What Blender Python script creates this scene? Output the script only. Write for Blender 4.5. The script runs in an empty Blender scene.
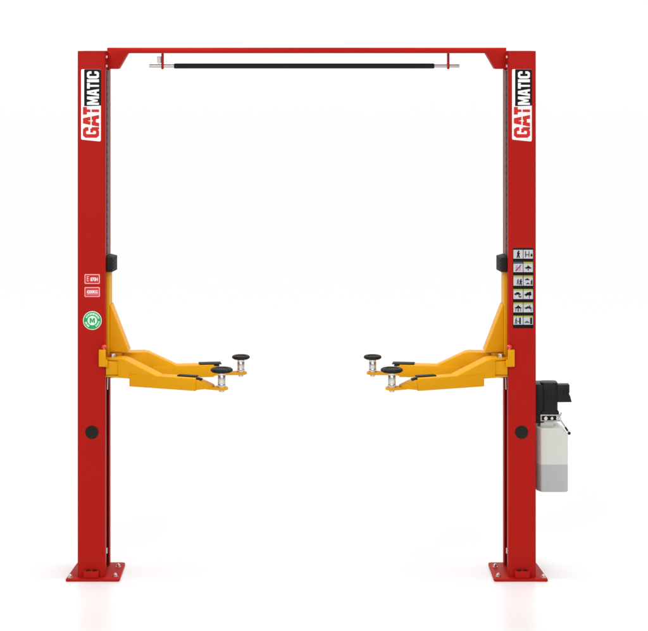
import bpy, bmesh, math, random
from mathutils import Vector, Matrix

random.seed(7)
S = bpy.context.scene
COL = S.collection

# ------------------------------------------------------------------ camera
# long studio lens, level, at the height of the column tops (shift lens keeps the columns upright)
K = 0.005377          # metres per photograph pixel in the plane of the column fronts
CX, HY = 306.75, 45.0  # centre line of the lift and the eye level in the photograph
D, ZC = 9.5, 2.874     # camera distance and height
cam_d = bpy.data.cameras.new('camera')
cam = bpy.data.objects.new('camera', cam_d)
COL.objects.link(cam)
cam.location = (0, -D, ZC)
cam.rotation_euler = (math.radians(90), 0, 0)
cam_d.sensor_fit = 'HORIZONTAL'
cam_d.sensor_width = 36
cam_d.lens = D / K * 36 / 648
cam_d.shift_x = (324 - CX) / 648
cam_d.shift_y = -(315.5 - HY) / 648
cam_d.clip_end = 500
S.camera = cam

# ------------------------------------------------------------------ world: white surround, darkened at both sides to shade side faces
W = bpy.data.worlds.new('World')
S.world = W
W.use_nodes = True
nt = W.node_tree
nt.nodes.clear()
o_ = nt.nodes.new('ShaderNodeOutputWorld')
bg = nt.nodes.new('ShaderNodeBackground')
tc = nt.nodes.new('ShaderNodeTexCoord')
sep = nt.nodes.new('ShaderNodeSeparateXYZ')
def wnode(op, a, b_=None):
    n = nt.nodes.new('ShaderNodeMath'); n.operation = op
    for k, v in enumerate((a, b_)):
        if v is None: continue
        if isinstance(v, (int, float)): n.inputs[k].default_value = v
        else: nt.links.new(v, n.inputs[k])
    return n.outputs[0]
def wramp(v, lo, hi, a, b_):
    n = nt.nodes.new('ShaderNodeMapRange'); n.interpolation_type = 'SMOOTHSTEP'
    nt.links.new(v, n.inputs['Value'])
    for k, x in (('From Min', lo), ('From Max', hi), ('To Min', a), ('To Max', b_)): n.inputs[k].default_value = x
    return n.outputs['Result']
nt.links.new(tc.outputs['Generated'], sep.inputs[0])
ZENITH, BACK, DARK = 1.50, 1.10, 0.12       # shaped for the light: bright overhead, white backdrop, dark sides, dark behind the camera
w_side = wramp(wnode('ABSOLUTE', sep.outputs['X']), 0.62, 0.86, 1, 0)
w_back = wnode('MULTIPLY', wramp(sep.outputs['Y'], 0.05, 0.40, DARK, BACK), w_side)
w_top = wramp(sep.outputs['Z'], 0.38, 0.72, 0, ZENITH)
w_all = wnode('MAXIMUM', wnode('MAXIMUM', w_back, w_top), DARK)
nt.links.new(w_all, bg.inputs['Strength'])
bg.inputs['Color'].default_value = (1, 1, 1, 1)
nt.links.new(bg.outputs[0], o_.inputs[0])

def area_light(name, loc, target, sx, sy, power, col=(1, 1, 1)):
    d = bpy.data.lights.new(name, 'AREA')
    d.shape = 'RECTANGLE'; d.size = sx; d.size_y = sy; d.energy = power; d.color = col
    o = bpy.data.objects.new(name, d); COL.objects.link(o)
    o.location = loc
    o.rotation_euler = (Vector(target) - Vector(loc)).to_track_quat('-Z', 'Y').to_euler()
    return o
area_light('softbox_key', (-2.5, -9.5, 5.2), (0, 0, 1.2), 4.0, 3.0, 385)
area_light('softbox_fill', (4.0, -9.5, 3.8), (0, 0, 1.2), 3.0, 3.0, 150)
for sx_ in (-1, 1):       # two added unseen spots, each brightening the sloped tops of the opposite arms
    ld = bpy.data.lights.new('added_arm_spot', 'SPOT')
    ld.energy = 780; ld.spot_size = math.radians(18); ld.spot_blend = 0.7; ld.shadow_soft_size = 0.35
    lo_ = bpy.data.objects.new('added_arm_spot', ld); COL.objects.link(lo_)
    lo_.location = (2.1 * sx_, 0.12, 4.3)
    lo_.rotation_euler = (Vector((-0.80 * sx_, 0.10, 1.22)) - lo_.location).to_track_quat('-Z', 'Y').to_euler()

S.view_settings.view_transform = 'Standard'
S.view_settings.look = 'None'
S.view_settings.exposure = 0.0
S.view_settings.gamma = 1.0
S.view_settings.use_curve_mapping = False

# ------------------------------------------------------------------ materials
def mat(name, col, rough=0.4, metal=0.0, coat=0.0, var=0.05, rvar=0.06, bump=0.0, scale=30, spec=0.5, coat_rough=0.1, aniso=None):
    m = bpy.data.materials.new(name); m.use_nodes = True
    n = m.node_tree.nodes; l = m.node_tree.links
    b = n['Principled BSDF']
    t = n.new('ShaderNodeTexCoord')
    mp = n.new('ShaderNodeMapping')
    if aniso: mp.inputs['Scale'].default_value = aniso
    nz = n.new('ShaderNodeTexNoise'); nz.inputs['Scale'].default_value = scale; nz.inputs['Detail'].default_value = 4
    l.new(t.outputs['Object'], mp.inputs[0]); l.new(mp.outputs[0], nz.inputs['Vector'])
    mx = n.new('ShaderNodeMix'); mx.data_type = 'RGBA'
    c0 = [c * (1 - var) for c in col] + [1]; c1 = [min(1, c * (1 + var)) for c in col] + [1]
    mx.inputs[6].default_value = c0; mx.inputs[7].default_value = c1
    l.new(nz.outputs['Fac'], mx.inputs[0]); l.new(mx.outputs[2], b.inputs['Base Color'])
    mr = n.new('ShaderNodeMapRange')
    mr.inputs['To Min'].default_value = max(0.02, rough - rvar); mr.inputs['To Max'].default_value = min(1, rough + rvar)
    l.new(nz.outputs['Fac'], mr.inputs['Value']); l.new(mr.outputs[0], b.inputs['Roughness'])
    b.inputs['Metallic'].default_value = metal
    b.inputs['Specular IOR Level'].default_value = spec
    b.inputs['Coat Weight'].default_value = coat
    b.inputs['Coat Roughness'].default_value = coat_rough
    if bump:
        n2 = n.new('ShaderNodeTexNoise'); n2.inputs['Scale'].default_value = 260; n2.inputs['Detail'].default_value = 2
        l.new(t.outputs['Object'], n2.inputs['Vector'])
        bp = n.new('ShaderNodeBump'); bp.inputs['Strength'].default_value = bump; bp.inputs['Distance'].default_value = 0.001
        l.new(n2.outputs['Fac'], bp.inputs['Height']); l.new(bp.outputs[0], b.inputs['Normal'])
    return m

M = {}
M['red'] = mat('red_powder_coat', (0.372, 0.0095, 0.0060), 0.45, bump=0.10, var=0.03, scale=6, spec=0.06)
M['yellow'] = mat('yellow_powder_coat', (0.62, 0.278, 0.0016), 0.42, bump=0.10, var=0.04, scale=9, spec=0.10)
M['black'] = mat('black_rubber', (0.0105, 0.0105, 0.0095), 0.55, var=0.15, bump=0.25, scale=60, spec=0.14)
M['black_paint'] = mat('black_paint', (0.0085, 0.0090, 0.0085), 0.42, var=0.1, bump=0.08, scale=20, spec=0.18)
M['foam'] = mat('black_foam', (0.012, 0.012, 0.013), 0.75, var=0.2, bump=0.4, scale=90, spec=0.15)
M['steel'] = mat('zinc_steel', (0.62, 0.61, 0.58), 0.28, metal=1.0, var=0.06, scale=50)
M['chrome'] = mat('polished_steel', (0.80, 0.80, 0.80), 0.16, metal=1.0, var=0.03, scale=40, aniso=(1, 1, .05))
M['rod'] = mat('drawn_steel', (0.42, 0.42, 0.41), 0.36, metal=1.0, var=0.06, scale=40)
M['ram'] = mat('dull_steel', (0.20, 0.19, 0.19), 0.40, metal=1.0, var=0.08, scale=40)
M['alu'] = mat('cast_aluminium', (0.40, 0.40, 0.385), 0.42, metal=1.0, var=0.1, bump=0.2, scale=60)
M['white'] = mat('white_vinyl', (0.80, 0.79, 0.78), 0.35, var=0.01)
M['ink'] = mat('black_vinyl', (0.006, 0.0055, 0.0055), 0.35, var=0.02, spec=0.10)
M['logo_red'] = mat('red_vinyl', (0.52, 0.014, 0.010), 0.35, var=0.02, spec=0.2)
M['green'] = mat('green_vinyl', (0.035, 0.30, 0.105), 0.35, var=0.04, spec=0.2)
M['mint'] = mat('pale_green_vinyl', (0.60, 0.86, 0.66), 0.35, var=0.03, spec=0.2)
M['pink'] = mat('pale_pink_print', (0.74, 0.34, 0.33), 0.4, var=0.04, spec=0.2)
M['deep_pink'] = mat('deep_pink_print', (0.58, 0.15, 0.16), 0.4, var=0.04, spec=0.2)
M['lime'] = mat('lime_print', (0.33, 0.36, 0.055), 0.4, var=0.05, spec=0.2)
M['teal'] = mat('teal_print', (0.02, 0.10, 0.12), 0.4, var=0.05, spec=0.2)
M['panel'] = mat('grey_white_print', (0.48, 0.48, 0.50), 0.4, var=0.03, spec=0.2)
M['violet'] = mat('violet_print', (0.09, 0.05, 0.16), 0.4, var=0.05, spec=0.2)
M['rose'] = mat('rose_print', (0.52, 0.20, 0.34), 0.4, var=0.05, spec=0.2)
M['switch'] = mat('grey_plastic', (0.55, 0.56, 0.55), 0.45, var=0.04)
M['redcap'] = mat('red_plastic', (0.60, 0.012, 0.022), 0.28, var=0.02, coat=0.3)

def plastic(name, col, streak=0.0):
    m = mat(name, col, 0.38, var=0.02 + streak, bump=0.1, scale=14, spec=0.4, aniso=(9, 9, .25) if streak else None)
    b = m.node_tree.nodes['Principled BSDF']
    b.inputs['Subsurface Weight'].default_value = 0.35
    b.inputs['Subsurface Radius'].default_value = (0.03, 0.03, 0.028)
    b.inputs['Subsurface Scale'].default_value = 0.5
    return m
M['tank'] = plastic('milky_plastic', (0.575, 0.58, 0.535))
M['tank_oil'] = plastic('milky_plastic_over_oil', (0.415, 0.415, 0.412), 0.09)

fm = bpy.data.materials.new('white_studio_floor'); fm.use_nodes = True
fn = fm.node_tree.nodes; fl = fm.node_tree.links
fb = fn['Principled BSDF']
fb.inputs['Base Color'].default_value = (0.825, 0.825, 0.825, 1)
fb.inputs['Specular IOR Level'].default_value = 0.85
ft = fn.new('ShaderNodeTexCoord'); fz = fn.new('ShaderNodeTexNoise'); fz.inputs['Scale'].default_value = 3
fr = fn.new('ShaderNodeMapRange'); fr.inputs['To Min'].default_value = 0.33; fr.inputs['To Max'].default_value = 0.36
fl.new(ft.outputs['Object'], fz.inputs['Vector']); fl.new(fz.outputs['Fac'], fr.inputs['Value']); fl.new(fr.outputs[0], fb.inputs['Roughness'])

# ------------------------------------------------------------------ mesh helpers
def P(x, y, Y):
    """real position of a point measured at (x, y) in the photograph whose depth is Y metres"""
    s = K * (1 + Y / D)
    return Vector(((x - CX) * s, Y, ZC - (y - HY) * s))

def px(x, Y=0.0): return (x - CX) * K * (1 + Y / D)
def pz(y, Y=0.0): return ZC - (y - HY) * K * (1 + Y / D)

def fillet(poly, r, n=4, only=None):
    out = []
    N = len(poly)
    for i in range(N):
        p0, p, p1 = Vector(poly[i - 1]), Vector(poly[i]), Vector(poly[(i + 1) % N])
        ri = r if only is None else only.get(i, 0)
        a, b = (p0 - p), (p1 - p)
        if ri <= 0 or a.length < 1e-6 or b.length < 1e-6:
            out.append(tuple(p)); continue
        ang = a.angle(b)
        t = min(ri / math.tan(ang / 2), a.length * .49, b.length * .49)
        s, e = p + a.normalized() * t, p + b.normalized() * t
        for k in range(n + 1):
            u = k / n
            q = s * (1 - u) ** 2 + p * 2 * u * (1 - u) + e * u ** 2
            out.append(tuple(q))
    return out

class MB:
    def __init__(s): s.bm = bmesh.new(); s.mats = []
    def mi(s, m):
        if m not in s.mats: s.mats.append(m)
        return s.mats.index(m)
    def extrude(s, pts, vec, m, bevel=0.0, seg=2):
        vec = Vector(vec); i = s.mi(m)
        a = [s.bm.verts.new(Vector(p)) for p in pts]
        b = [s.bm.verts.new(Vector(p) + vec) for p in pts]
        n = len(pts)
        fs = [s.bm.faces.new(a), s.bm.faces.new(b[::-1])]
        for k in range(n):
            fs.append(s.bm.faces.new((a[k], b[k], b[(k + 1) % n], a[(k + 1) % n])))
        for f in fs: f.material_index = i
        bmesh.ops.recalc_face_normals(s.bm, faces=fs)
        if bevel:
            es = {e for f in fs for e in f.edges if e.calc_face_angle(0) > math.radians(30)}
            r = bmesh.ops.bevel(s.bm, geom=list(es), offset=bevel, segments=seg, affect='EDGES', profile=.5, clamp_overlap=True)
            for f in r['faces']: f.material_index = i
    def prism(s, xz, y0, y1, m, bevel=0.0, seg=2):       # outline in the XZ plane, thickness along Y
        s.extrude([(x, y0, z) for x, z in xz], (0, y1 - y0, 0), m, bevel, seg)
    def slab(s, xy, z0, z1, m, bevel=0.0, seg=2):         # outline in the XY plane, thickness along Z
        s.extrude([(x, y, z0) for x, y in xy], (0, 0, z1 - z0), m, bevel, seg)
    def box(s, x0, x1, y0, y1, z0, z1, m, bevel=0.0, seg=2):
        s.slab([(x0, y0), (x1, y0), (x1, y1), (x0, y1)], z0, z1, m, bevel, seg)
    def rev(s, p, axis, prof, m, n=40, sharp=None):       # solid of revolution: prof = [(distance along axis, radius)]
        i = s.mi(m); ax = Vector(axis).normalized(); p = Vector(p)
        u = ax.orthogonal().normalized(); v = ax.cross(u)
        rings = []
        for h, r in prof:
            if r < 1e-7: rings.append([s.bm.verts.new(p + ax * h)])
            else: rings.append([s.bm.verts.new(p + ax * h + (u * math.cos(2 * math.pi * k / n) + v * math.sin(2 * math.pi * k / n)) * r) for k in range(n)])
        fs = []
        for A, B in zip(rings, rings[1:]):
            for k in range(n):
                k2 = (k + 1) % n
                if len(A) == 1 and len(B) == 1: continue
                if len(A) == 1: fs.append(s.bm.faces.new((A[0], B[k], B[k2])))
                elif len(B) == 1: fs.append(s.bm.faces.new((A[k], A[k2], B[0])))
                else: fs.append(s.bm.faces.new((A[k], A[k2], B[k2], B[k])))
        if len(rings[0]) > 1: fs.append(s.bm.faces.new(rings[0]))
        if len(rings[-1]) > 1: fs.append(s.bm.faces.new(rings[-1][::-1]))
        for f in fs: f.material_index = i
        bmesh.ops.recalc_face_normals(s.bm, faces=fs)
    def rod(s, a, b, r, m, n=24, c=0.0):
        a, b = Vector(a), Vector(b); L = (b - a).length
        c = c or r * .12
        s.rev(a, b - a, [(0, r - c), (c, r), (L - c, r), (L, r - c)], m, n)
    def ball(s, p, r, m, n=20, sz=1.0):
        s.rev(Vector(p) - Vector((0, 0, r * sz)), (0, 0, 1), [(r * sz * (1 - math.cos(math.pi * k / 10)), r * math.sin(math.pi * k / 10)) for k in range(11)], m, n)
    def curve_tube(s, pts, r, m, n=10):
        for a, b in zip(pts, pts[1:]): s.rod(a, b, r, m, n)
    def link(s, name, parent=None, mirror=False, label=None, smooth=35, origin=None):
        bm = s.bm
        if mirror:
            for v in bm.verts: v.co.x = -v.co.x
            bmesh.ops.reverse_faces(bm, faces=bm.faces[:])
        lo = [min(v.co[k] for v in bm.verts) for k in range(3)]
        hi = [max(v.co[k] for v in bm.verts) for k in range(3)]
        og = Vector(((lo[0] + hi[0]) / 2, (lo[1] + hi[1]) / 2, lo[2]))
        for v in bm.verts: v.co -= og
        me = bpy.data.meshes.new(name); bm.to_mesh(me); bm.free()
        for m in s.mats: me.materials.append(M[m] if m in M else bpy.data.materials[m])
        for p in me.polygons: p.use_smooth = True
        me.set_sharp_from_angle(angle=math.radians(smooth))
        o = bpy.data.objects.new(name, me); COL.objects.link(o)
        o.location = og
        if parent:
            o.parent = parent
            bpy.context.view_layer.update()
            o.matrix_parent_inverse = parent.matrix_world.inverted()
        if label: o['label'] = label
        return o

# ------------------------------------------------------------------ the floor
fb_ = bmesh.new()
fb_.faces.new([fb_.verts.new(p) for p in ((-150, -40, 0), (150, -40, 0), (150, 260, 0), (-150, 260, 0))])
fme = bpy.data.meshes.new('floor'); fb_.to_mesh(fme); fb_.free(); fme.materials.append(fm)
floor = bpy.data.objects.new('floor', fme); COL.objects.link(floor)
floor['kind'] = 'structure'

# ------------------------------------------------------------------ the lift
lift = bpy.data.objects.new('car_lift', None); COL.objects.link(lift)
lift.empty_display_size = 0.3
lift['label'] = 'red two-post car lift with yellow swing arms on a white studio floor'
lift['category'] = 'car lift'

X0, X1 = px(77.5), px(105.2)        # outer and inner side of the left column
CD = 0.27                            # column depth
ZB, ZT = 0.0134, pz(51)

# ---- crossbeam
b = MB()
yb = 0.09
top, bot = pz(47.7, yb), pz(53.3, yb)
xe = px(107.1, yb)
gz = pz(69, yb)
half = [(xe, top), (xe, gz), (px(118.3, yb), gz), (px(127.4, yb), bot)]
poly = half + [(-x, z) for x, z in half[::-1]]
b.prism(poly, yb, 0.19, 'red', .0025)
crossbeam = b.link('crossbeam', lift)
for mir in (False, True):
    b = MB()
    b.box(X1 + .0012, xe - .0006, .012, .222, gz + .004, bot + .010, 'red', .001)
    b.link('end_plate', crossbeam, mir)
    for yy in (57.0, 66.0):
        for Y in (.036,):
            b = MB()
            p = Vector((xe - .0006, Y, pz(yy, Y)))
            b.rev(p, (1, 0, 0), [(0, .010), (.002, .010)], 'steel', 20)
            b.rev(p + Vector((.0021, 0, 0)), (1, 0, 0), [(0, .0075), (.006, .0075), (.007, .0065)], 'steel', 6)
            b.link('bolt', crossbeam, mir)

# ---- overhead shut-off bar
YS = 0.14
zs = pz(66, YS)
b = MB(); b.rod((px(149.3, YS), YS, zs), (px(459.3, YS), YS, zs), .0088, 'rod', 24)
rod = b.link('shutoff_rod', lift)
b = MB()
L0, L1, r = px(174, YS), px(434.3, YS), .0138
b.rev((L0, YS, zs), (1, 0, 0), [(0, .0092), (0, r - .004), (.0015, r - .0015), (.005, r), (L1 - L0 - .005, r), (L1 - L0 - .0015, r - .0015), (L1 - L0, r - .004), (L1 - L0, .0092)], 'foam', 32)
b.link('foam_sleeve', rod)
for x in (162.6, 448.2):
    b = MB()
    xc = px(x, YS)
    b.prism(fillet([(xc - .0058, bot - .0005), (xc + .0058, bot - .0005), (xc + .0058, zs - .014), (xc, zs - .019), (xc - .0058, zs - .014)], .002, 2), YS - .020, YS + .020, 'red', .001)
    b.link('hanger', crossbeam)
b = MB()
xa, xb2 = px(157.2, YS), px(161.2, YS)
b.box(xa, xb2, YS - .014, YS + .014, pz(63.2, YS), pz(56.4, YS), 'switch', .003)
b.rod((xb2 - .012, YS, pz(63.4, YS)), (xb2 - .012, YS, zs + .009), .002, 'steel', 10)
b.link('limit_switch', crossbeam)

# ---- letters for the stickers (a = along the writing, b = height of the letter)
GL = {
 'M': [[(0,0),(0,1),(.32,1),(.5,.5),(.68,1),(1,1),(1,0),(.74,0),(.74,.60),(.58,.10),(.42,.10),(.26,.60),(.26,0)]],
 'A': [[(0,0),(.28,1),(.5,1),(.5,.74),(.42,.40),(.5,.40),(.5,.20),(.365,.20),(.32,0)],
       [(1,0),(.72,1),(.5,1),(.5,.74),(.58,.40),(.5,.40),(.5,.20),(.635,.20),(.68,0)]],
 'T': [[(0,.76),(0,1),(1,1),(1,.76),(.67,.76),(.67,0),(.33,0),(.33,.76)]],
 'I': [[(0,0),(0,1),(1,1),(1,0)]],
 'C': [[(1,.38),(1,.16),(.80,0),(.20,0),(0,.16),(0,.84),(.20,1),(.80,1),(1,.84),(1,.62),(.66,.62),(.66,.76),(.6,.81),(.4,.81),(.34,.76),(.34,.24),(.4,.19),(.6,.19),(.66,.24),(.66,.38)]],
 'G': [[(1,.54),(1,0),(.80,0),(.76,.06),(.62,0),(.20,0),(0,.16),(0,.84),(.20,1),(.80,1),(1,.84),(1,.66),(.66,.66),(.66,.76),(.6,.81),(.4,.81),(.34,.76),(.34,.24),(.4,.19),(.6,.19),(.66,.24),(.66,.37),(.50,.37),(.50,.54)]],
}
def word_up(b, chars, xb, xt, m, y0, y1, shear=0.0):
    """letters that read upwards: chars = [(letter, pixel y where it starts, pixel y where it ends)]"""
    for ch, ya, ye in chars:
        for pl in GL[ch]:
            b.prism([(px(xb + (xt - xb) * q), pz(ya + (ye - ya) * p)) for p, q in pl], y0, y1, m)

def text_into(b, s, centre, size, m, y0, y1, rot=0.0, squeeze=1.0, thick=0.0):
    cu = bpy.data.curves.new('writing', 'FONT')
    cu.body = s; cu.size = size; cu.align_x = 'CENTER'; cu.align_y = 'CENTER'; cu.offset = thick; cu.resolution_u = 3
    ob = bpy.data.objects.new('writing', cu); COL.objects.link(ob)
    dg = bpy.context.evaluated_depsgraph_get()
    me = bpy.data.meshes.new_from_object(ob.evaluated_get(dg))
    i = b.mi(m); c, sn = math.cos(rot), math.sin(rot)
    vs = []
    for v in me.vertices:
        x, z = v.co.x * squeeze, v.co.y
        vs.append(b.bm.verts.new((centre[0] + x * c - z * sn, y0, centre[1] + x * sn + z * c)))
    for p in me.polygons:
        try: f = b.bm.faces.new([vs[k] for k in p.vertices])
        except ValueError: continue
        f.material_index = i
        f.normal_update()
        if f.normal.y > 0: f.normal_flip()
    bpy.data.objects.remove(ob); bpy.data.curves.remove(cu); bpy.data.meshes.remove(me)

def logo(parent, dx):
    b = MB()
    pl = [(81.1, 69.2), (100.9, 69.2), (100.9, 141.6), (81.1, 139.6)]
    b.prism(fillet([(px(x + dx), pz(y)) for x, y in pl], .009, 6), -.0008, -.00005, 'white', .0002)
    pk = [(84.2, 69.3), (100.95, 69.3), (100.95, 105.6), (84.2, 106.2)]
    b.prism(fillet([(px(x + dx), pz(y)) for x, y in pk], 0, 5, {0: .004, 1: .010}), -.0012, -.0009, 'ink')
    word_up(b, [('M', 104.9, 96.5), ('A', 96.1, 89.0), ('T', 88.7, 83.0), ('I', 82.3, 79.3), ('C', 78.6, 71.3)], 99.0 + dx, 87.0 + dx, 'white', -.0016, -.0013)
    word_up(b, [('G', 137.8, 127.2), ('A', 126.7, 115.0), ('T', 114.6, 107.0)], 99.1 + dx, 83.0 + dx, 'logo_red', -.0016, -.0009)
    b.prism([(px(x + dx), pz(y)) for x, y in ((90.5, 106.6), (91.7, 106.6), (91.7, 128.5), (90.5, 128.5))], -.0020, -.0017, 'white')
    return b.link('logo_sticker', parent)

# ---- columns
def column(mir):
    xo, xi, t, lip = X0, X1, .007, .058
    out = fillet([(xi, lip), (xi, 0), (xo, 0), (xo, CD), (xi, CD), (xi, CD - lip)], 0, 6, {1: .009, 2: .009, 3: .009, 4: .009})
    inn = [(xi - t, CD - lip), (xi - t, CD - t), (xo + t, CD - t), (xo + t, t), (xi - t, t), (xi - t, lip)]
    b = MB()
    b.slab(out + inn, ZB, ZT, 'red')
    lab = ('red column with a logo sticker, six pictogram plates and the power unit' if mir
           else 'red column with a logo sticker, two small pale plates and a round green badge')
    c = b.link('column', lift, mir, lab)
    # base plate
    b = MB()
    pl = [(px(65.4, -.04), -.04), (px(119.4, -.04), -.04), (px(125.5, .274), .274), (px(77.5, .274), .274)]
    b.slab(fillet(pl, 0, 6, {0: .010, 1: .014, 2: .022, 3: .022}), .0006, ZB - .0003, 'red', .002)
    b.link('base_plate', c, mir)
    for (x, y) in ((-1.270, -.010), (-1.031, .012), (-1.033, .186)):
        b = MB()
        p = Vector((x, y, ZB - .0003))
        b.rev(p, (0, 0, 1), [(0, .0135), (.0022, .0135), (.0028, .0125)], 'steel', 28)
        b.rev(p + Vector((0, 0, .0028)), (0, 0, 1), [(0, .0105), (.009, .0105), (.0102, .009)], 'steel', 6)
        b.rev(p + Vector((0, 0, .0131)), (0, 0, 1), [(0, .0058), (.004, .0058), (.005, .005)], 'steel', 16)
        b.link('anchor_bolt', c, mir)
    # toe bracket
    b = MB()
    xa, xb = px(83.4, -.03), px(98.4, -.03)
    b.box(xa, xb, -.030, -.0004, ZB - .0002, pz(571.6, -.03), 'red', .003)
    for q in (.30, .72):
        p = Vector((xa + (xb - xa) * q, -.015, pz(571.6, -.03)))
        b.rev(p, (0, 0, 1), [(0, .0125), (.0028, .0125), (.0036, .011)], 'black_paint', 24)
    b.link('toe_bracket', c, mir)
    # access hole with its black plug
    b = MB()
    p = Vector((px(91.9), -.0002, pz(432.2)))
    b.rev(p, (0, -1, 0), [(0, .0352), (.002, .0352), (.0036, .0335), (.0036, .029), (.0028, .027), (.0028, 0)], 'black', 48)
    b.link('hole_plug', c, mir)
    # chrome ram, lifting chain and safety cable standing in the open side of the column
    b = MB()
    b.rod((X1 - .008, .146, 1.60), (X1 - .008, .146, pz(70, .140)), .0110, 'ram', 24)
    b.link('hydraulic_ram', c, mir)
    b = MB()
    z = 1.70; k = 0
    while z < pz(72, .08):
        w_ = .010 if k % 2 else .0062
        b.box(X1 - .010, X1 + .0025, .085 - w_ * 1.9, .085 + w_ * 1.9, z, z + .019, 'ink', .002, 1)
        z += .0195; k += 1
    b.link('lifting_chain', c, mir)
    b = MB()
    b.rod((X1 - .004, .186, 1.60), (X1 - .004, .186, pz(70, .18)), .0045, 'steel', 12)
    b.link('safety_cable', c, mir)
    b = MB()
    b.rod((X1 + .006, .066, pz(377.5, .066)), (X1 + .004, .066, pz(389.5, .066)), .0032, 'steel', 10)
    b.link('release_cable', c, mir)
    b = MB(); b.rod((X1 - .004, .09, .115), (X1 - .004, .09, .145), .006, 'steel', 12)
    b.link('cable_stop', c, mir)
    return c
col_left = column(False)
col_right = column(True)
logo(col_left, 0)
logo(col_right, 430.9)

# ---- capacity plates and badge on the left column
def plate(y0, y1, kind):
    b = MB()
    xa, xb = 84.5, 99.9
    b.prism(fillet([(px(xa), pz(y0)), (px(xb), pz(y0)), (px(xb), pz(y1)), (px(xa), pz(y1))], .006, 5), -.0008, -.00005, 'pink', .0002)
    b.prism(fillet([(px(xa + 1.0), pz(y0 + 1.0)), (px(xb - 1.0), pz(y0 + 1.0)), (px(xb - 1.0), pz(y1 - 1.0)), (px(xa + 1.0), pz(y1 - 1.0))], .004, 4), -.0011, -.0009, 'logo_red')
    c = (px((xa + xb) / 2), pz((y0 + y1) / 2))
    if kind == 0:
        text_into(b, 'E', (px(87.8), c[1]), .038, 'pink', -.0014, 0, squeeze=.72, thick=.0008)
        text_into(b, '870H', (px(94.2), pz(y0 + 5.4)), .0275, 'white', -.0014, 0, squeeze=.66, thick=.0008)
    else:
        b.prism(fillet([(px(86.6), pz(y0 + 2.6)), (px(98.4), pz(y0 + 2.6)), (px(98.4), pz(y1 - 1.9)), (px(86.6), pz(y1 - 1.9))], .004, 4), -.0014, -.0012, 'deep_pink')
        text_into(b, '4200KG', (c[0], c[1] + .0005), .0220, 'white', -.0017, 0, squeeze=.78, thick=.0004)
    b.link('capacity_plate', col_left)
plate(274.1, 283.9, 0)
plate(287.1, 297.0, 1)

b = MB()
bc = Vector((px(92.35), 0, pz(320.5)))
R_ = 9.35 * K
b.rev(bc + Vector((0, -.00005, 0)), (0, -1, 0), [(0, R_), (.0007, R_), (.0009, R_ - .0004), (.0009, 0)], 'mint', 64)
b.rev(bc + Vector((0, -.0010, 0)), (0, -1, 0), [(0, R_ * .93), (.0003, R_ * .93), (.0003, 0)], 'green', 64)
b.rev(bc + Vector((0, -.0014, 0)), (0, -1, 0), [(0, R_ * .50), (.0003, R_ * .50), (.0003, 0)], 'mint', 48)
s_ = R_ * .27
for pl in GL['M']:
    b.prism([(bc.x + (p - .5) * 2 * s_ * 1.05, bc.z + (q - .5) * 2 * s_) for p, q in pl], -.0021, -.0018, 'green')
for k, a in enumerate([152, 138, 124, 111, 99, 87, 75, 62, 48, 34, 20, 196, 210, 224, 237, 306, 320, 334, 347]):
    a = math.radians(a + random.uniform(-2, 2)); rr = R_ * .715
    cx_, cz_ = bc.x + math.cos(a) * rr, bc.z + math.sin(a) * rr
    w_, h_ = R_ * random.uniform(.045, .075), R_ * .095
    u = Vector((-math.sin(a), math.cos(a))); v = Vector((math.cos(a), math.sin(a)))
    b.prism([(cx_ + u.x * i * w_ + v.x * j * h_, cz_ + u.y * i * w_ + v.y * j * h_) for i, j in ((-1, -1), (1, -1), (1, 1), (-1, 1))], -.0017, -.0014, 'mint')
b.link('round_badge', col_left)

# ---- six pictogram plates on the right column
def car_shape(x, y, w, h):
    return [(x - w / 2, y + h * .15), (x - w * .5, y - h * .1), (x - w * .28, y - h * .18), (x - w * .14, y - h * .5), (x + w * .18, y - h * .5), (x + w * .32, y - h * .15), (x + w * .5, y - h * .05), (x + w * .5, y + h * .2),
            (x + w * .34, y + h * .2), (x + w * .26, y + h * .5), (x + w * .16, y + h * .2), (x - w * .16, y + h * .2), (x - w * .26, y + h * .5), (x - w * .36, y + h * .2)]
def person_shape(x, y, h):
    return [(x - h * .06, y - h * .5), (x + h * .1, y - h * .5), (x + h * .13, y - h * .32), (x + h * .06, y - h * .26), (x + h * .24, y - h * .1), (x + h * .1, y + h * .02), (x + h * .2, y + h * .5), (x + h * .02, y + h * .5), (x - h * .02, y + h * .2), (x - h * .12, y + h * .5), (x - h * .26, y + h * .5), (x - h * .14, y + h * .05), (x - h * .2, y - h * .2), (x - h * .08, y - h * .3)]
def bar_shape(x0, y0, x1, y1): return [(x0, y0), (x1, y0), (x1, y1), (x0, y1)]
rows = [(248.0, 249.8, 258.6, 261.2), (261.3, 263.8, 272.1, 274.8), (274.9, 277.3, 285.6, 288.4), (288.5, 290.6, 299.0, 301.8), (301.9, 304.2, 312.3, 315.0), (315.1, 317.1, 324.6, 328.2)]
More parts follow.
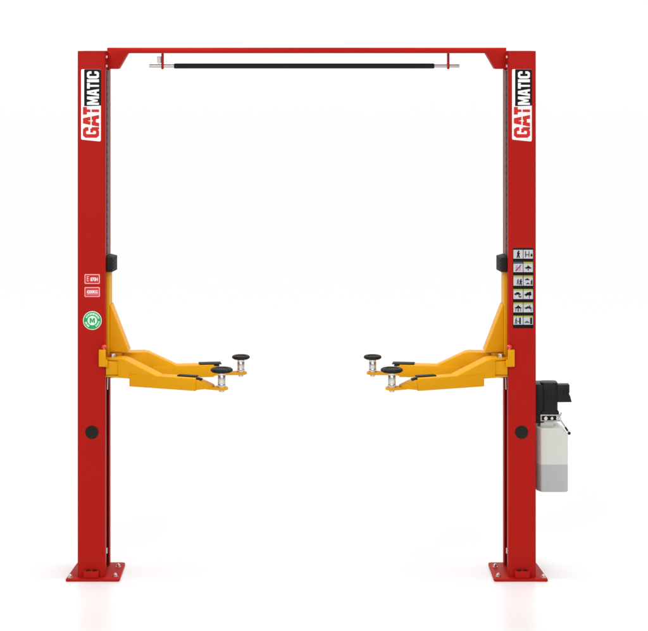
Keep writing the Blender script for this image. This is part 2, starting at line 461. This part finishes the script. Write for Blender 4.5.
for r_, (ya, yw0, yw1, ye) in enumerate(rows):
    b = MB()
    xa, xb = 512.9, 533.4
    b.prism(fillet([(px(xa), pz(ya)), (px(xb), pz(ya)), (px(xb), pz(ye)), (px(xa), pz(ye))], .0025, 3), -.0009, -.00005, 'ink', .0002)
    for h_, (u0, u1) in enumerate(((xa + .5, 522.9), (523.5, xb - .5))):
        b.prism([(px(x), pz(y)) for x, y in bar_shape(u0, yw0, u1, yw1)], -.0013, -.0010, 'panel')
        if r_ > 0:
            mm = 'teal' if (r_ == 1 and h_ == 0) else 'lime'
            b.prism([(px(x), pz(y)) for x, y in bar_shape(u0, ya + .55, u1, yw0 - .05)], -.0013, -.0010, mm)
        xm, ym, hh = (u0 + u1) / 2, (yw0 + yw1) / 2, (yw1 - yw0)
        sh = []
        kk = (r_, h_)
        if kk == (0, 0): sh = [(person_shape(xm + .2, ym, hh * .85), 'ink')]
        elif kk == (0, 1): sh = [(bar_shape(xm - 3, ym - 3, xm - 2.2, ym + 3), 'ink'), (bar_shape(xm + .4, ym - 3, xm + 1.1, ym + 3), 'ink'), (bar_shape(xm - 2.2, ym + .2, xm + .4, ym + .9), 'ink'), ([(xm + 2.1, ym + 1.2), (xm + 3.3, ym - 1.2), (xm + 4.4, ym + 1.2), (xm + 3.3, ym + 2.8)], 'ink')]
        elif kk == (1, 0): sh = [(person_shape(xm - 1.4, ym, hh * .7), 'rose'), (person_shape(xm + 1.6, ym, hh * .7), 'rose'), ([(xm - 2.9, ym + 3), (xm + 2.6, ym - 3.2), (xm + 3.2, ym - 2.8), (xm - 2.3, ym + 3.3)], 'ink')]
        elif kk == (1, 1): sh = [(car_shape(xm, ym - .2, 6.6, 3.0), 'ink'), (bar_shape(xm - .5, ym - 2.6, xm + .4, ym + 2.6), 'ink')]
        elif kk == (2, 0): sh = [(person_shape(xm - .2, ym + .3, hh * .68), 'violet'), (person_shape(xm + 2.6, ym + .5, hh * .75), 'ink')]
        elif kk == (2, 1): sh = [(car_shape(xm - 1, ym - 1.9, 4.6, 2.4), 'ink'), (car_shape(xm - .4, ym + 2.2, 3.6, 1.8), 'ink'), (person_shape(xm + 3.4, ym + .8, hh * .6), 'ink')]
        elif kk == (3, 0): sh = [(car_shape(xm - .6, ym - .9, 6.8, 3.6), 'ink'), ([(xm, ym + .6), (xm + 3.6, ym + 1.3), (xm + 2.6, ym + 3.2), (xm + .6, ym + 2.4)], 'violet')]
        elif kk == (3, 1): sh = [(car_shape(xm - .3, ym - .3, 6.8, 4.4), 'ink'), ([(xm + .4, ym - 2.8), (xm + 2.8, ym - 3.2), (xm + 3.4, ym), (xm + 1.4, ym + .6)], 'ink'), (bar_shape(xm + .6, ym + 1.2, xm + 1.4, ym + 3.6), 'violet')]
        elif kk == (4, 0): sh = [(car_shape(xm, ym - .6, 7.2, 3.0), 'ink'), (bar_shape(xm - .5, ym - 3.2, xm + .5, ym + 3.4), 'ink'), (bar_shape(xm - 2.8, ym + .6, xm - 2.1, ym + 3.2), 'violet'), (bar_shape(xm + 2.1, ym + .6, xm + 2.8, ym + 3.2), 'violet')]
        elif kk == (4, 1): sh = [(car_shape(xm, ym - .4, 7.4, 3.2), 'ink'), ([(xm - 1, ym - 1), (xm + 1.6, ym - 3.4), (xm + 2.6, ym - 1)], 'violet'), (bar_shape(xm + 2.6, ym + .6, xm + 3.3, ym + 3.2), 'violet')]
        elif kk == (5, 0): sh = [(person_shape(xm - 2, ym + .2, hh * .8), 'teal'), (bar_shape(xm - .8, ym + .2, xm + .8, ym + 1), 'ink'), (bar_shape(xm + 1.1, ym - 3.2, xm + 2.6, ym + 3.2), 'ink')]
        elif kk == (5, 1): sh = [(car_shape(xm - 1.2, ym + 1.4, 5.2, 2.6), 'teal'), (bar_shape(xm + 1.9, ym - 3.3, xm + 3.9, ym + 3.2), 'ink')]
        for n_, (poly, m_) in enumerate(sh):
            b.prism([(px(x), pz(y)) for x, y in poly], -.0017 - .0003 * n_, -.0014, m_)
    b.link('pictogram_plate', col_right)

# ---- carriages
XI = px(112.3, .205)       # inner face of the carriage tube
def carriage(mir):
    b = MB()
    b.box(X1 - .030, XI, .066, .204, 1.098, pz(268, .066), 'yellow', .004)          # tube that rides in the column
    # gusset welded to its inner face
    b2 = MB()
    b2.prism([(XI + .0006, 1.462), (XI + .006, 1.462), (px(130.9, .2), 1.2085), (XI + .0006, 1.2085)], .080, .198, 'yellow', .003)
    # arm mounts
    b.box(X1 + .004, px(122, .1) - .004, .1, .168, 1.080, 1.206, 'yellow', .004)
    c = b.link('carriage', lift, mir)
    b2.link('gusset', c, mir)
    for (ya, ye) in ((.006, .0985), (.1695, .262)):
        b = MB()
        b.box(X1 + .002, px(120.9, .006), ya, ye, 1.0985, 1.1735, 'yellow', .004)
        b.link('arm_mount', c, mir)
    # lock lug in front of the column
    b = MB()
    xa, xb = px(98.9, -.03), px(105.6, -.03)
    b.prism(fillet([(xa, pz(349.6, -.03)), (xb, pz(349.6, -.03)), (xb, pz(366.6, -.03)), (xa, pz(366.6, -.03))], .004, 3), -.034, -.020, 'yellow', .002)
    b.box(X1 + .003, X1 + .013, -.0195, .006, 1.146, 1.184, 'yellow', .002)
    b.box(xb - .016, X1 + .0128, -.0285, -.0200, 1.148, 1.182, 'yellow', .001)
    b.link('lock_lug', c, mir)
    b = MB()
    kp = Vector((px(104.0, -.02), -.022, pz(348.2, -.02)))
    b.rod(kp - Vector((0, 0, .012)), kp, .004, 'steel', 12)
    b.rev(kp, (0, 0, 1), [(0, .0125), (.004, .0148), (.010, .0148), (.015, .012), (.0185, .007), (.0195, 0)], 'redcap', 28)
    b.link('lock_knob', c, mir)
    # black rubber door guard
    b = MB()
    zg0, zg1 = pz(272.1, .04), pz(257.6, .04)
    xf, xg = px(112.4, .04), px(117.0, .14)
    b.slab(fillet([(X1 + .0015, .040), (xf, .040), (xg, .140), (xg, .152), (X1 + .0015, .235)], .004, 4), zg0, zg1, 'black', .003, 3)
    nrm = Vector((.100, -(xg - xf), 0)).normalized()
    for k in range(3):
        z = zg0 + (zg1 - zg0) * (.25 + .25 * k)
        pa, pb = Vector((xf, .040, z - .005)), Vector((xg, .140, z - .005))
        pa, pb = pa.lerp(pb, .15) - nrm * .002, pa.lerp(pb, .88) - nrm * .002
        b.extrude([pa, pb, pb + nrm * .0045, pa + nrm * .0045], (0, 0, .010), 'black', .0015)
    b.link('door_guard', c, mir)
    return c
carriage(False); carriage(True)

# ---- swing arms
def arm(mir, front):
    if front:
        piv = Vector((px(112.6, .05), .052)); phi = math.radians(-14); droop = .020; xu = lambda x: (x - 110) * .00557
    else:
        piv = Vector((px(112.6, .215), .2155)); phi = math.radians(9); droop = .006
        xu = lambda x: ((x - CX) * K * 1.027 - piv.x) / math.cos(phi)
    dr = Vector((math.cos(phi), math.sin(phi))); sd = Vector((-math.sin(phi), math.cos(phi)))
    def at(u, w, z):
        q = piv + dr * u + sd * w
        return Vector((q.x, q.y, z - max(0, u - .05) * droop))
    def prof(b, uz, w0, w1, m, bev=0.0, seg=2):
        a = [at(u, w0, z) for u, z in uz]
        b.extrude(a, at(0, w1, 0) - at(0, w0, 0), m, bev, seg)
    sg = 1 if front else -1        # the face turned to the outside of the pair
    hw = .043
    zt, zb = 1.188, 1.086
    uk0, uk1 = (.076, .268) if front else (.190, .355)
    tz1, tz0 = 1.109, 1.043
    ut = .111 if front else uk1 - .14
    b = MB()
    prof(b, [(-.046, zt), (uk0 - .012, zt), (uk0 + .012, zt - .005), (uk1, tz1 - .001), (uk1, tz1 - .010), (uk0 + .04, tz1 - .012), (ut + .004, zb - .002), (-.046, zb), (-.046, zb + .010), (.046, zb + .010), (.046, zt - .012), (-.046, zt - .012)], -hw, hw, 'yellow', .003)
    lab = None
    a = b.link('swing_arm', lift, mir)
    # pivot pin
    b = MB()
    p = at(0, 0, zt)
    b.rev(p + Vector((0, 0, .0005)), (0, 0, 1), [(0, .024), (.003, .024), (.0035, .023)], 'steel', 32)
    b.rev(p + Vector((0, 0, .0042)), (0, 0, 1), [(0, .0165), (.012, .0165), (.014, .0145)], 'steel', 28)
    b.link('pivot_pin', a, mir)
    b = MB(); b.rod(p - Vector((0, 0, .112)), p - Vector((0, 0, .1025)), .0165, 'steel', 24)
    b.link('pin_clip', a, mir)
    # outer tube
    xe_ = 196.8 if front else 213.0
    ue = xu(xe_)
    if front: w0, w1 = -.0465, .028
    else: w0, w1 = -.0465, .035
    b = MB()
    prof(b, [(ut, tz0), (ut, tz1), (ue, tz1), (ue, tz0)], w0, w1, 'yellow', .0035)
    b.link('arm_tube', a, mir)
    # tapering extension
    b = MB()
    un = xu(212.5) if front else xu(222.5)
    base = [(ue - .02, w0 + .006), (ue + .012, w0 + .006), (un, -.026), (un, .016), (ue + .012, w1 - .006), (ue - .02, w1 - .006)]
    lo = [at(u, w, tz0 + .005 + (0.010 if u >= un - 1e-6 else 0)) for u, w in base]
    hi = [at(u, w, tz1 - .007 - (.028 if u >= un - 1e-6 else 0)) for u, w in base]
    i = b.mi('yellow'); n = len(base)
    vl = [b.bm.verts.new(p) for p in lo]; vh = [b.bm.verts.new(p) for p in hi]
    fs = [b.bm.faces.new(vl[::-1])]
    fs += [b.bm.faces.new((vl[k], vl[(k + 1) % n], vh[(k + 1) % n], vh[k])) for k in range(n)]
    fs += [b.bm.faces.new((vh[0], vh[1], vh[4], vh[5])), b.bm.faces.new((vh[1], vh[2], vh[3], vh[4]))]
    bmesh.ops.recalc_face_normals(b.bm, faces=fs)
    es = [e for e in b.bm.edges if e.calc_face_angle(0) > .3]
    bmesh.ops.bevel(b.bm, geom=es, offset=.003, segments=2, affect='EDGES', profile=.5, clamp_overlap=True)
    # flat tab that carries the pad
    xp = 220.7 if front else 240.3
    up = xu(xp)
    yp = 389.4 if front else 374.0
    c = at(up, -.005, 0)
    tabz0 = pz(yp, c.y) ; tabz1 = tabz0 + .013
    rt = .034 if front else .033
    pts = [at(un - .035, -.028, 0), at(up, -.005 - rt, 0)]
    pts += [at(up + rt * math.sin(k * math.pi / 12), -.005 - rt * math.cos(k * math.pi / 12), 0) for k in range(1, 12)]
    pts += [at(up, -.005 + rt, 0), at(un - .035, .018, 0)]
    b.extrude([(p.x, p.y, tabz0) for p in pts], (0, 0, tabz1 - tabz0), 'yellow', .002)
    b.link('arm_extension', a, mir)
    # black strip lying on the tube
    b = MB()
    s0, s1 = (xu(176.5), xu(201.0)) if front else (xu(198.8), xu(220.5))
    if front: s1 = ue - .004
    prof(b, [(s0, tz1 + .0004), (s0, tz1 + .006), (s1, tz1 + .006), (s1, tz1 + .0004)], -.016 if front else -.030, w1 - .002, 'black', .0015)
    b.link('rubber_strip', a, mir)
    b = MB()
    prof(b, [(ue - .0004, tz1 - .006), (ue - .0004, tz1 + .0035), (ue + .030, tz1 - .001), (ue + .030, tz1 - .009)], w0 + .010, w0 + .036, 'black', .0015)
    b.link('dark_slot', a, mir)  # black piece standing in for the dark slot at the tube end
    # screw post and pad
    yt = 372.2 if front else 359.0
    zp = pz(yt, c.y)
    rp_ = .0205
    b = MB()
    o = Vector((c.x, c.y, tabz1 + .0003)); H = zp - o.z
    b.rev(o - Vector((0, 0, .026)), (0, 0, 1), [(0, .013), (.002, .0145), (.0125, .0145)], 'steel', 24)
    pr = [(0, .0235), (.008, .0235), (.010, rp_)]
    for z in (.016, H - .016): pr += [(z, rp_), (z + .0016, rp_ - .001), (z + .0032, rp_)]
    pr += [(H, rp_)]
    b.rev(o, (0, 0, 1), pr, 'steel', 40)
    b.link('screw_post', a, mir)
    b = MB()
    R = .0590 if front else .0492
    h = .0215 if front else .0195
    nl = 10; n = nl * 6
    i = b.mi('black'); rings = []
    for hz, rr in ((0, .80), (.004, .95), (h * .35, 1.0), (h * .7, 1.0), (h - .0025, .95), (h, .88), (h, .62), (h - .004, .56)):
        rg = []
        for k in range(n):
            t_ = 2 * math.pi * k / n
            lob = 1 - .055 * (1 - abs(math.cos(nl * t_ / 2)) ** .6) * (1 if rr > .6 else 0)
            rg.append(b.bm.verts.new((o.x + R * rr * lob * math.cos(t_), o.y + R * rr * lob * math.sin(t_), zp + .0003 + hz)))
        rings.append(rg)
    for A, B in zip(rings, rings[1:]):
        for k in range(n): b.bm.faces.new((A[k], A[(k + 1) % n], B[(k + 1) % n], B[k]))
    b.bm.faces.new(rings[0][::-1]); b.bm.faces.new(rings[-1])
    bmesh.ops.recalc_face_normals(b.bm, faces=b.bm.faces[:])
    b.link('lift_pad', a, mir)
for mir in (False, True):
    for fr_ in (True, False):
        arm(mir, fr_)

# ---- power unit on the outside of the right column
XR = -X0
YP = .14
b = MB()
mc = px(548.5, YP); mr_ = 8.25 * K * (1 + YP / D)
z0, z1 = pz(411.5, YP - .03), pz(381.2, YP - .04)
z1 = pz(383.0, .085)
b.slab(fillet([(mc - mr_, .085), (mc + mr_, .085), (mc + mr_, .168), (mc - mr_, .168)], .024, 8), z0, z1, 'black_paint', .004)
for q in (-.55, -.2, .15, .5):
    b.box(mc + mr_ * q - .002, mc + mr_ * q + .002, 0.0825, .090, z0 + .03, z1 - .02, 'black_paint', .0012)
b.box(mc - mr_ * 1.02, mc + mr_ * 1.10, YP - .056, YP + .056, pz(414.4, YP - .05), z0 + .006, 'black_paint', .003)
b.box(XR + .001, mc - mr_ * .6, YP - .05, YP + .07, pz(421.5, YP), pz(382.9, YP), 'black_paint', .004)
unit = b.link('power_unit', lift, False, 'black motor with a milky oil tank and junction box on the right column')
b = MB()
Yj = YP - .045
pj = [(553.5, 385.0), (569.6, 384.8), (569.6, 392.4), (569.0, 393.6), (570.4, 396.6), (571.8, 402.2), (553.5, 402.4)]
b.prism([(px(x, Yj), pz(y, Yj)) for x, y in pj], Yj, YP + .008, 'black_paint', .003)
for (x, y) in ((567.0, 385.6), (558.6, 399.8), (566.4, 399.8)):
    b.rev((px(x, Yj), Yj - .0002, pz(y, Yj)), (0, -1, 0), [(0, .005), (.002, .005), (.003, .003)], 'black', 14)
b.rev((px(565.2, Yj), Yj - .0002, pz(391.6, Yj)), (0, -1, 0), [(0, .012), (.004, .012), (.006, .009), (.006, 0)], 'black', 24)
b.link('junction_box', unit)
b = MB()
Yv = YP - .058
va, vb, vz0, vz1 = px(540.3, Yv), px(560.2, Yv), pz(421.6, Yv), pz(414.6, Yv)
b.box(va, vb, Yv, YP + .05, vz0, vz1, 'alu', .003)
b.box(va + .008, vb - .022, Yv - .0016, Yv - .0002, vz0 + .007, vz1 - .006, 'ink', .0006)
for x, r_ in ((545.6, .0105), (551.8, .0090), (557.6, .0095)):
    p = Vector((px(x, Yv), Yv - .0017, pz(418.1, Yv)))
    b.rev(p, (0, -1, 0), [(0, r_), (.006, r_), (.007, r_ - .001), (.007, r_ * .55), (.003, r_ * .5), (.003, 0)], 'steel', 6 if x == 551.8 else 24)
b.rod((px(561.0, Yv), Yv + .02, pz(416.5, Yv)), (px(562.0, Yv), Yv + .02, pz(413.2, Yv)), .0035, 'steel', 12)
b.link('valve_block', unit)
b = MB()
Yh = Yv - .004
h0, h1 = P(559.6, 418.6, Yh), P(569.2, 433.2, Yh)
b.rod(h0, h1, .0036, 'steel', 14)
d_ = (h1 - h0).normalized()
b.rod(h0 + d_ * .055, h0 + d_ * .078, .0052, 'black_paint', 14)
b.ball(h1, .0086, 'black', 20)
b.rev(h0 + Vector((0, .006, 0)), (0, -1, 0), [(0, .0085), (.010, .0085), (.012, .007)], 'steel', 20)
b.link('release_handle', unit)
# oil tank
b = MB()
Yt0, Yt1 = .045, .235
xa, xb = px(541.2, Yt0), px(568.0, Yt0)
zb_, zl, zs_ = pz(492.4, Yt0), pz(464.6, Yt0), pz(428.4, Yt0)
b.box(px(540.4, .09), px(553.6, .09), .09, .19, zs_ - .004, vz0 - .0004, 'tank', .003)
xl = px(535.95, .085)
pts_b = fillet([(xa, Yt0), (xb, Yt0), (xb, Yt1), (xl, Yt1), (xl, .085)], .010, 5)
# body swept up in rings: bottom edge, oil level, shoulder
def ring(z, ins, xmax=None):
    cx_, cy_ = (xa + xb) / 2, (Yt0 + Yt1) / 2
    o = []
    for x, y in pts_b:
        x = x - ins if x > cx_ else x + ins
        y = y - ins if y > cy_ else y + ins
        if xmax is not None and x > cx_: x = x + (xmax - xb)
        o.append(b.bm.verts.new((x, y, z)))
    return o
xs1 = px(561.4, Yt0)
levels = [(zb_, .008, None, 'tank_oil'), (zb_ + .002, .003, None, 'tank_oil'), (zb_ + .008, 0, None, 'tank_oil'), (zl, 0, None, 'tank'), (zs_ - .034, 0, None, 'tank'),
          (zs_ - .030, 0, xb - .0015, 'tank'), (zs_ - .003, 0, xs1 + .001, 'tank'), (zs_, .003, xs1, 'tank')]
R0 = None
for z, ins, xm, m_ in levels:
    rg = ring(z, ins, xm)
    if R0 is None:
        f = b.bm.faces.new(rg[::-1]); f.material_index = b.mi('tank_oil')
    else:
        for k in range(len(rg)):
            f = b.bm.faces.new((R0[k], R0[(k + 1) % len(rg)], rg[(k + 1) % len(rg)], rg[k])); f.material_index = b.mi(mprev)
    R0, mprev = rg, m_
f = b.bm.faces.new(R0); f.material_index = b.mi('tank')
b.link('oil_tank', unit)
